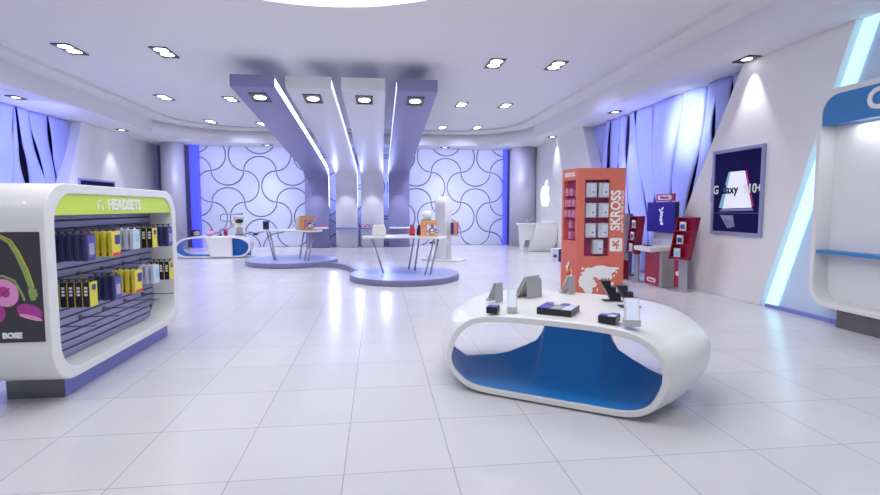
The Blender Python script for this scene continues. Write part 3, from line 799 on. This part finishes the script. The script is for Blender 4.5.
def lean_shelf(name, x, y, hy, rz, ly, label, where):
    o = empty(name, (x,y,0), rz, label, 'leaning shelf')
    # local: wide along y, leaning back along +x towards the wall, tilted in y by ly
    def T(yy, z): return yy + (z-.64)*ly
    def slab(x0, x1, y0, y1, z0, z1): return MB().prism([(T(y0,z0),z0),(T(y1,z0),z0),(T(y1,z1),z1),(T(y0,z1),z1)], x0, x1, 'x')
    slab(0,.03,-hy,hy,.63,1.46).build('back_board', M['red'], o, bevel=.004)
    for q in (-1,1): slab(-.12,.0,q*hy-.012,q*hy+.012,.63,1.46).build('side_board', M['redd'], o)
    slab(-.12,0,-hy,hy,1.44,1.46).build('top_board', M['red'], o)
    for z in (.66,.92,1.18): slab(-.13,0,-hy+.012,hy-.012,z,z+.02).build('ledge', M['redd'], o)
    MB().prism([(-hy*.55,.02),(hy*.35,.02),(T(hy*.55,.7),.66),(T(-hy*.35,.7),.66)], .03,.07,'x').build('support_leg', M['grey'], o, bevel=.004)
    MB().box(-.16,.14,-hy*.9,hy*.8,0,.02).build('base_plate', M['grey'], o, bevel=.004)
    for i, z in enumerate((.68,.94,1.20)):
        gb = empty('game_case', (0,0,0)); ang = rz
        lx, ly_ = -.07, T(hy*.25,z)
        gb.location = (x+lx*math.cos(rz)-ly_*math.sin(rz), y+lx*math.sin(rz)+ly_*math.cos(rz), z); gb.rotation_euler = (0,0,rz)
        MB().box(-.02,.01,-.07,.07,0,.17).build('case', M['whitem'], gb, bevel=.003)
        MB().box(-.023,-.02,-.05,.05,.03,.12).build('cover_print', M[['cyan','navy','indigo'][i]], gb)
        tag(gb, f'white game case on the {["lowest","middle","top"][i]} ledge of the {where} red shelf', 'game case', f'game cases on the {where} red shelf')
    return o
shr = lean_shelf('leaning_game_shelf', 5.90,9.40,.20,R(18),-.22,'slanted crimson shelf right of the navy screen, beside the white pier','right')
sp_ = MB().box(.09,.15,-.02,.24,.06,.60).build('lower_panel', M['red'], shr)
decal('round_mark', circ(0,0,.05,.05,16), M['text'], sp_, (.088,.15,.33), FACE_NX)
lean_shelf('leaning_game_shelf', 5.66,10.78,.19,R(0),-.20,'slanted crimson shelf left of the navy screen','left')
o = empty('printed_carton', (5.55,11.40,0), 0, 'low crimson carton printed with rows of dark squares beside the orange display', 'carton')
MB().box(-.12,.14,-.30,.30,0,.44).build('carton', M['redd'], o, bevel=.006)
for r_ in range(4):
    for c_ in range(3): MB().box(-.125,-.12,-.24+.19*c_,-.13+.19*c_,.04+.10*r_,.10+.10*r_).build('printed_square', M['grey'], o)
o = empty('dark_display_panel', (6.0,12.0,0), 0, 'narrow dark grey upright panel between the orange display and the blue blades', 'display panel')
MB().box(-.05,.05,-.35,.35,.05,1.5).build('panel', M['plinth'], o, bevel=.01); MB().box(-.2,.2,-.4,.4,0,.05).build('foot', M['plinth'], o, bevel=.005)

# ------------------------------------------------------------------ framed phone posters
def phone_poster(x, y0, y1, z0, z1, side, label):
    cy, cz = (y0+y1)/2, (z0+z1)/2; w, h = y1-y0, z1-z0
    o = empty('phone_poster', (x,cy,cz), R(180) if side < 0 else 0, label, 'poster')   # built reading towards -X
    t = .06
    MB().frame([(-w/2,-h/2),(w/2,-h/2),(w/2,h/2),(-w/2,h/2)],[(-w/2+t,-h/2+t),(w/2-t,-h/2+t),(w/2-t,h/2-t),(-w/2+t,h/2-t)], -.045, .01,'x').build('frame', M['frameblue'], o, bevel=.006)
    p = MB().box(-.02,-.01,-w/2+t,w/2-t,-h/2+t,h/2-t).build('print', M['posternavy'], o)
    # x to the right for the viewer is -y
    def q(pts): return [(-a, b_) for a, b_ in pts]
    s = 1.22*w/1.31
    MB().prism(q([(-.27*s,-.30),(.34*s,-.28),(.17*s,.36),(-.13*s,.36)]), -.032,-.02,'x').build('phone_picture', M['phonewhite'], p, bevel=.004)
    MB().prism(q([(-.36*s,-.28),(-.27*s,-.30),(-.13*s,.36),(-.17*s,.36)]), -.030,-.02,'x').build('phone_edge', M['cyan'], p)
    MB().prism(q([(.34*s,-.28),(.37*s,-.24),(.20*s,.36),(.17*s,.36)]), -.030,-.02,'x').build('phone_edge', M['pinkg'], p)
    MB().prism(q([(-.36*s,-.35),(.37*s,-.33),(.34*s,-.29),(-.28*s,-.31)]), -.030,-.02,'x').build('phone_foot', M['frameblue'], p)
    MB().prism(q([(-.50*s,-.38),(.50*s,-.37),(.50*s,-.375),(-.50*s,-.385)]), -.024,-.02,'x').build('horizon_line', M['frameblue'], p)
    MB().prism(q([(-.33*s,-.42),(-.05*s,-.42),(.0,-.62),(-.16*s,-.66)]), -.023,-.02,'x').build('reflection_print', M['frameblue'], p)
    MB().prism(q([(-.58*s,.30),(-.50*s,.12),(-.50*s,-.30),(-.58*s,-.15)]), -.023,-.02,'x').build('reflection_print', M['frameblue'], p)
    words('G', .22, M['text'], p, (-.034, .44*s, .04), FACE_NX, bold=.004)
    words('alaxy', .22, M['posternavy'], p, (-.034, .14*s, .04), FACE_NX, bold=.004, sx=1.05)
    words('S10+', .22, M['text'], p, (-.034, -.345*s, .04), FACE_NX, bold=.004)
    return o
phone_poster(XR, 7.845, 9.16, 1.15, 2.70, 1, 'framed navy phone poster on the leaning white pier at right')
phone_poster(XL, 16.1, 18.15, 1.0, 2.50, -1, 'framed navy poster on the left pier, mostly hidden by the headset kiosk')

# lit fruit sign
ap_ = [(0,.30),(.10,.34),(.22,.33),(.33,.26),(.25,.17),(.22,.05),(.26,-.07),(.36,-.15),(.30,-.30),(.20,-.42),(.10,-.43),(0,-.40),(-.10,-.43),(-.20,-.42),(-.31,-.29),(-.38,-.10),(-.38,.08),(-.32,.24),(-.22,.33),(-.10,.34)]
s_ = empty('fruit_sign', (XR+.25,19.82,2.13), 0, 'white glowing apple sign on the wall right of the rear column', 'lit sign')
MB().prism([(-x*1.25,z*1.0) for x,z in catmull(ap_,3)], -.05,0,'x').build('fruit_shape', M['apple'], s_)
MB().prism([(-x*1.25,z) for x,z in [(0,.38),(.03,.48),(.12,.56),(.17,.57),(.15,.48),(.08,.40)]], -.05,0,'x').build('leaf_shape', M['apple'], s_)

# ------------------------------------------------------------------ wall unit on the right
u = empty('wall_display_unit', (6.55,5.40,0), 0, 'white rounded wall unit with a blue header, cut off by the right edge', 'wall unit')
uy = 5.40
lo = rrect(4.05-uy, 6.72-uy, .25, 3.27, .30, 10); li = rrect(4.12-uy, 6.65-uy, .32, 3.19, .25, 10)
MB().frame(lo, li, -.35, -.08, 'x', smooth=True).build('shell', M['white'], u, bevel=.012)
MB().prism(li, -.115, -.085, 'x').build('back_board', M['whitem'], u)
hh = MB().prism(clip(li, 1, 2.785, 1), -.335, -.13, 'x').build('header', M['headerblue'], u)
words('C', .36, M['text'], hh, (-.339, 5.86-uy, 3.0), FACE_NX, bold=.012, extr=.01)
MB().box(-.33,-.12,4.13-uy,6.64-uy,1.0,1.045).build('shelf', M['headerblue'], u)
MB().box(-.28,-.09,4.5-uy,6.3-uy,0,.27).build('plinth', M['plinth'], u)

# ------------------------------------------------------------------ S-shaped platform with two tables
pf = empty('display_platform', (-.9,13.5,0), 0, 'low violet platform of two round ends joined by a thin curved band', 'platform')
ox, oy = -.9, 13.5
c1 = circ(-2.52-ox,15.50-oy,1.31,1.38,64); c2 = circ(.60-ox,11.93-oy,1.27,1.34,64)
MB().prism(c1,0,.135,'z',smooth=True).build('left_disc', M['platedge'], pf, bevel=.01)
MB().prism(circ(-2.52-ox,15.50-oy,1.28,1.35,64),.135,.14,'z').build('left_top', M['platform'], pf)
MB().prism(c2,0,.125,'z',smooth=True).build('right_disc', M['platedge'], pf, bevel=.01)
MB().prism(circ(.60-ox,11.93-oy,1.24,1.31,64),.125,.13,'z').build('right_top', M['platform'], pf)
bp_ = [(-2.1,14.33),(-1.7,14.42),(-1.35,14.36),(-1.05,14.10),(-.85,13.75),(-.70,13.35),(-.60,12.95),(-.52,12.6)]
MB().prism([(a-ox,b-oy) for a,b in stroke(bp_, .10)],0,.13,'z').build('joining_band', M['platedge'], pf)
def display_table(name, loc, top, legs, label, zt, zb):
    o = empty(name, loc, 0, label, 'table')
    t = MB().prism([(a-loc[0],b-loc[1]) for a,b in catmull(top,5)], zt-.045-zb, zt-zb,'z',smooth=True).build('tabletop', M['white'], o, bevel=.01)
    for (a, b) in legs:
        MB().tube([(a[0]-loc[0],a[1]-loc[1],.012),(b[0]-loc[0],b[1]-loc[1],zt-.04-zb)], .021, 12).build('leg', M['legs'], o)
    return o
display_table('freeform_table', (.60,11.93,.13), [(-.38,12.0),(-.20,11.72),(.20,11.70),(.62,11.72),(1.0,11.50),(1.30,11.28),(1.52,11.40),(1.50,11.80),(1.30,12.3),(1.0,12.72),(.55,12.72),(.20,12.45),(-.15,12.30)],
    [((.11,11.8),(-.14,11.95)),((.73,12.48),(.86,12.3)),((.863,12.26),(.97,12.2)),((1.03,11.38),(1.26,11.6)),((1.145,11.366),(1.36,11.6))],
    'white freeform table on slanted chrome legs, on the right round platform', .985, .13)
display_table('freeform_table', (-2.52,15.55,.14), [(-3.58,15.7),(-3.35,15.35),(-2.9,15.25),(-2.4,15.1),(-2.05,14.72),(-1.75,14.62),(-1.60,14.85),(-1.65,15.35),(-1.95,15.8),(-2.5,16.05),(-3.1,16.0)],
    [((-2.96,15.1),(-3.22,15.45)),((-2.90,15.03),(-3.14,15.45)),((-2.33,15.66),(-2.15,15.4)),((-2.05,14.65),(-1.93,15.0)),((-1.95,14.62),(-1.83,15.0))],
    'white freeform table on slanted chrome legs, on the left round platform', 1.0, .14)

def coffee(x, y, z, s, rz, label, hopper=False):
    o = empty('coffee_machine', (x,y,z), rz, label, 'coffee machine')
    MB().prism(rrect(-.24*s,.22*s,-.15*s,.15*s,.05*s,4),0,.03*s,'z').build('base', M['coffee'], o, bevel=.005)
    MB().prism(rrect(-.24*s,-.08*s,-.13*s,.13*s,.04*s,4),.03*s,.30*s,'z').build('body', M['coffee'], o, bevel=.01)
    MB().prism(rrect(-.25*s,.20*s,-.14*s,.14*s,.05*s,4),.30*s,.40*s,'z').build('head', M['coffee'], o, bevel=.015)
    MB().box(-.22*s,.17*s,-.12*s,.12*s,.40*s,.425*s).build('top_tray', M['green'], o, bevel=.006)
    MB().lathe([(.075*s,.03*s),(.10*s,.10*s),(.095*s,.17*s),(.07*s,.21*s)], (.06*s,0,0), 20).build('jug', M['chrome'], o)
    MB().tube([(.15*s,0,.18*s),(.22*s,0,.16*s),(.22*s,0,.09*s),(.15*s,0,.08*s)], .012*s, 8).build('jug_handle', M['black'], o)
    MB().lathe([(.035*s,.21*s),(.045*s,.30*s)], (.06*s,0,0), 14).build('spout', M['steel'], o)
    if hopper: MB().lathe([(.10*s,.425*s),(.12*s,.55*s),(.11*s,.64*s),(.04*s,.66*s)], (-.08*s,0,0), 20).build('hopper', M['whitem'], o)
    return o
coffee(1.18,11.75,.987,.88,R(-8),'orange coffee machine with white hopper and chrome jug, right platform table',True)
coffee(-1.98,15.0,1.002,.95,R(-8),'orange coffee machine with chrome jug on the left platform table')
o = empty('kettle', (-2.28,15.3,1.002), 0, 'pale grey kettle behind the orange coffee machine, left platform table', 'kettle')
MB().lathe([(.09,0),(.11,.05),(.10,.25),(.07,.33),(.02,.35)], n=20).build('body', M['greyl'], o)
MB().tube([(-.09,0,.29),(-.17,0,.27),(-.18,0,.15),(-.11,0,.08)], .014, 8).build('handle', M['greyl'], o)
o = empty('smart_speaker', (-3.26,15.55,1.002), R(10), 'small navy upright speaker at the left end of the left platform table', 'speaker')
MB().prism(rrect(-.085,.085,-.07,.07,.03,4),0,.25,'z').build('body', M['navy'], o, bevel=.01); MB().box(-.06,.06,-.075,-.07,.04,.21).build('grille', M['black'], o)
o = empty('toaster', (.02,12.0,.987), 0, 'rounded white toaster at the left end of the right platform table', 'toaster')
MB().prism([(-.16,0),(.16,0),(.155,.16),(.13,.24),(.09,.27),(-.09,.27),(-.13,.24),(-.155,.16)], -.10,.10,'y',smooth=True).build('body', M['whitem'], o, bevel=.02)
for q in (-.04,.04): MB().box(-.09,.09,q-.012,q+.012,.262,.275).build('slot', M['black'], o)
MB().box(.15,.185,-.02,.02,.12,.15).build('lever', M['steel'], o, bevel=.004)
for x, m, lb in ((.80,'redg','red and black capsule coffee maker on the right platform table'),(.98,'black','black capsule coffee maker on the right platform table')):
    o = empty('capsule_machine', (x,12.25,.987), 0, lb, 'capsule machine')
    MB().prism([(-.07,0),(.07,0),(.065,.14),(.03,.22),(-.03,.22),(-.065,.14)], -.09,.07,'y',smooth=True).build('body', M[m], o, bevel=.01)
    MB().lathe([(.05,.20),(.05,.235),(.02,.245)], n=16).build('cap', M['black'], o); MB().box(-.05,.05,-.14,-.09,0,.03).build('drip_tray', M['black'], o, bevel=.004)

# ------------------------------------------------------------------ tall arch stand behind the right table
o = empty('arch_stand', (2.02,15.9,0), R(60), 'tall white round-topped stand behind the right platform table', 'display stand')
MB().prism([(-.26,.04),(.26,.04)]+[(.26*math.cos(R(a)),1.72+.26*math.sin(R(a))) for a in range(0,181,15)], -.18,.18,'y',smooth=True).build('upright', M['white'], o, bevel=.03)
MB().prism(rrect(-.36,.36,-.66,.62,.12,6),0,.045,'z').build('base_plate', M['whitem'], o, bevel=.008)
MB().box(-.16,.16,-.58,-.17,.77,.80).build('side_shelf', M['greyl'], o, bevel=.006)
MB().box(-.16,.16,.17,.55,.50,.53).build('side_shelf', M['greyl'], o, bevel=.006)
o = empty('patterned_carton', (2.34,15.71,.802), R(-10), 'orange and magenta carton on the right shelf of the tall white stand', 'carton')
MB().box(-.12,.12,-.10,.10,0,.40).build('carton', M['coffee'], o, bevel=.004); MB().box(-.122,-.02,-.105,-.10,.02,.38).build('printed_side', M['navy'], o); MB().box(.08,.122,-.104,-.10,.02,.38).build('edge_print', M['magenta'], o)
o = empty('charging_pad', (1.70,16.08,.532), R(-28), 'flat black pad on the left shelf of the tall white stand', 'charging pad')
MB().lathe([(.10,0),(.11,.015),(.08,.03)], n=20).build('pad', M['black'], o); MB().lathe([(.05,.03),(.04,.04)], n=16).build('centre', M['steel'], o)

# ------------------------------------------------------------------ waterfall counter by the rear column
o = empty('waterfall_counter', (5.95,18.85,0), R(-8), 'white curved counter under the glowing fruit sign', 'counter')
prof = [(.0,1.05),(.02,1.0),(.09,.80),(.09,.6),(.0,.35),(-.12,.15),(-.16,.0)]
MB().grid(10, 24, lambda uu, v: ((-.10-.22*v)+((.72-.14*v*v)-(-.10-.22*v))*uu, -.34-.10*math.sin(PI*v)+.06*v, 1.0-.99*v)).build('front_sheet', M['white'], o, solid=.04)
MB().box(-.74,.74,-.36,.30,.99,1.05).build('counter_top', M['white'], o, bevel=.02)
MB().prism([(-.74,.99),(-.12,.99),(-.14,.60),(-.30,.0),(-.36,.0),(-.30,.44),(-.46,.44),(-.58,.0),(-.66,.0),(-.71,.5)], -.33,-.27,'y').build('leg_panel', M['white'], o, bevel=.012)
MB().prism([(-.25,.99),(.25,.99),(.15,.0),(-.15,.0)], .60,.66,'x').build('end_panel', M['white'], o, bevel=.012)
for i in range(3):
    q = empty('tablet_on_counter', (5.52+.14*i,18.75-.02*i,1.052), R(-8), 'slanted white tablet in the row of three on the curved counter', 'tablet', 'tablets on the curved counter')
    MB().prism([(-.10,0),(-.08,0),(.06,.16),(.04,.16)], -.05,.05,'y').build('body', M['whitem'], q, bevel=.003); MB().prism([(-.098,.01),(-.096,.01),(.036,.155),(.034,.155)], -.042,.042,'y').build('screen', M['navy'], q)
q = empty('white_box', (6.3,18.7,1.052), R(-8), 'flat white glowing box on the right half of the curved counter', 'box'); MB().box(-.24,.24,-.1,.1,0,.13).build('box_body', M['whitem'], q, bevel=.01); MB().box(-.22,.22,-.104,-.1,.02,.11).build('lit_front', M['display'], q)
o = empty('blue_white_carton', (5.42,15.1,0), R(-12), 'small white and navy carton on the floor beside the orange display', 'carton')
MB().box(-.17,.17,-.15,.15,0,.40).build('carton', M['whitem'], o, bevel=.006); MB().box(.02,.172,-.155,-.15,0.01,.39).build('navy_print', M['navy'], o); MB().prism(circ(-.08,.18,.06,.05,14),-.156,-.15,'y').build('round_print', M['indigo'], o)

# ------------------------------------------------------------------ things on the far loop table
TZ = .71
o = empty('camera', (-5.95,17.72,TZ), 0, 'dark camera with grey lens at the left end of the far loop table', 'camera')
MB().box(-.16,.12,-.08,.10,0,.20).build('body', M['black'], o, bevel=.02); MB().lathe([(.07,-.02),(.08,.10)], (.06,-.16,.09), 18,'y').build('lens', M['grey'], o)
o = empty('round_gadget', (-5.48,17.70,TZ), 0, 'small round pink gadget on the far loop table', 'gadget')
MB().lathe([(.04,0),(.09,.04),(.10,.09),(.07,.15),(.02,.17)], n=18).build('body', M['pink'], o); MB().lathe([(.03,.17),(.035,.20),(.01,.215)], n=12).build('knob', M['magenta'], o)
o = empty('red_can', (-5.0,17.68,TZ), 0, 'red and navy can standing on the far loop table', 'can')
MB().lathe([(.06,0),(.065,.02),(.065,.20),(.055,.22)], n=18).build('can_body', M['redg'], o); MB().lathe([(.066,.06),(.066,.14)], n=18).build('label_band', M['navy'], o); MB().lathe([(.05,.22),(.045,.235)], n=18).build('lid', M['steel'], o)
o = empty('photo_stand', (-4.66,18.1,TZ), 0, 'tall photo board with a portrait and yellow strip on the far loop table', 'photo board')
MB().box(-.19,.19,-.01,.02,.02,.62).build('board', M['whitem'], o, bevel=.004)
MB().box(-.19,-.15,-.014,-.01,.30,.61).build('yellow_strip', M['yellow'], o)
MB().prism(circ(.0,.42,.11,.10,20),-.016,-.01,'y').build('portrait', M['skin'], o); MB().prism(circ(.0,.47,.13,.07,20),-.018,-.012,'y').build('portrait_hair', M['black'], o)
MB().prism([(-.12,.03),(.12,.03),(.10,.24),(.04,.28),(-.04,.28),(-.10,.24)],-.016,-.01,'y').build('portrait_clothes', M['grey'], o)
MB().box(-.15,.15,-.08,.08,0,.02).build('foot', M['black'], o)
o = empty('zigzag_lamp_arm', (-5.0,17.95,TZ), 0, 'dark zigzag tube frame beside the photo board on the far table', 'display arm')
MB().tube([(-.25,0,.02),(-.25,0,.16),(-.18,0,.22),(.02,0,.23),(.10,0,.27),(.10,0,.44),(.04,0,.48),(-.14,0,.48),(-.22,0,.53),(-.22,0,.68),(-.14,0,.72),(.50,0,.72)], .028, 8).build('tube_frame', M['frameblue'], o)
MB().box(-.32,-.18,-.07,.07,0,.03).build('foot', M['black'], o)
o = empty('toy_drone', (-4.1,17.95,TZ), 0, 'flat black drone at the right end of the far loop table', 'drone')
MB().prism([(-.08,.07),(.08,.07),(.06,.0),(-.06,.0)], -.08,.08,'y').build('body', M['black'], o, bevel=.01)
for sx in (-1,1):
    for sy in (-1,1):
        MB().tube([(0,0,.07),(sx*.20,sy*.10,.10)], .010, 6).build('arm', M['black'], o); MB().lathe([(.08,.105),(.08,.112)], (sx*.20,sy*.10,0), 16).build('rotor_guard', M['black'], o)

# ------------------------------------------------------------------ daylight through the open front, unseen spots added for wall and bays
w = bpy.data.worlds.new('World'); S.world = w; w.use_nodes = True
w.node_tree.nodes['Background'].inputs[0].default_value = (.93,.94,1,1); w.node_tree.nodes['Background'].inputs[1].default_value = .62
for x0, x1 in ((-7.0,-3.2),(1.6,5.2)):
    for q in (0,.5,1):
        light('added_wall_spot', 'SPOT', (x0+(x1-x0)*q, 19.8, ZS-.1), 120, (.62,.66,1), (R(58),0,0), .05, spot=110, blend=1)  # unseen spots without fittings, added to wash the rear wall blue
for x in (-1.85,-.76,.33):
    light('fin_gap_washer', 'AREA', (x,21.9,2.4), 26, (.40,.46,1), (R(-90),0,0), .2, 1.5)
for x, y, e in ((XR-.5,12.5,260),(XL+.6,14.0,300)):
    sd = 1 if x > 0 else -1
    light('added_blue_spot', 'SPOT', (x-sd*1.5,y,3.3), e, (.40,.45,1), (R(75),0,R(-90*sd)), .1, spot=120, blend=.8)  # unseen spot added to tint the blade screen blue
light('added_cool_spot', 'SPOT', (4.9,10.6,3.7), 300, (.75,.9,1), (R(82),0,R(-92)), .1, spot=62, blend=.9)  # unseen cool spots, one per side, added to brighten the blade screens
light('added_cool_spot', 'SPOT', (-6.9,12.2,3.7), 300, (.75,.9,1), (R(82),0,R(88)), .1, spot=62, blend=.9)
light('dome_lamp', 'AREA', (-.75,5.38,ZC-.05), 110, (1,1,1), (0,0,0), 5.2)
light('unit_lamp', 'AREA', (6.33,5.4,2.77), 8, (1,1,1), (0,0,0), .1, 1.8)

# ------------------------------------------------------------------ camera and view
cam = bpy.data.cameras.new('camera'); co = bpy.data.objects.new('camera', cam); COL.objects.link(co)
cam.sensor_width = 36; cam.lens = 514.2/880*36; cam.clip_start = .05; cam.clip_end = 200
co.location = (0,0,1.65); co.rotation_euler = (R(90-4.473), 0, R(-6.857))
S.camera = co
S.view_settings.view_transform = 'Standard'; S.view_settings.look = 'None'; S.view_settings.gamma = 1; S.view_settings.use_curve_mapping = False
S.view_settings.exposure = -.03
try:
    S.cycles.use_denoising = True; S.cycles.max_bounces = 8; S.cycles.sample_clamp_indirect = 4
except Exception: pass
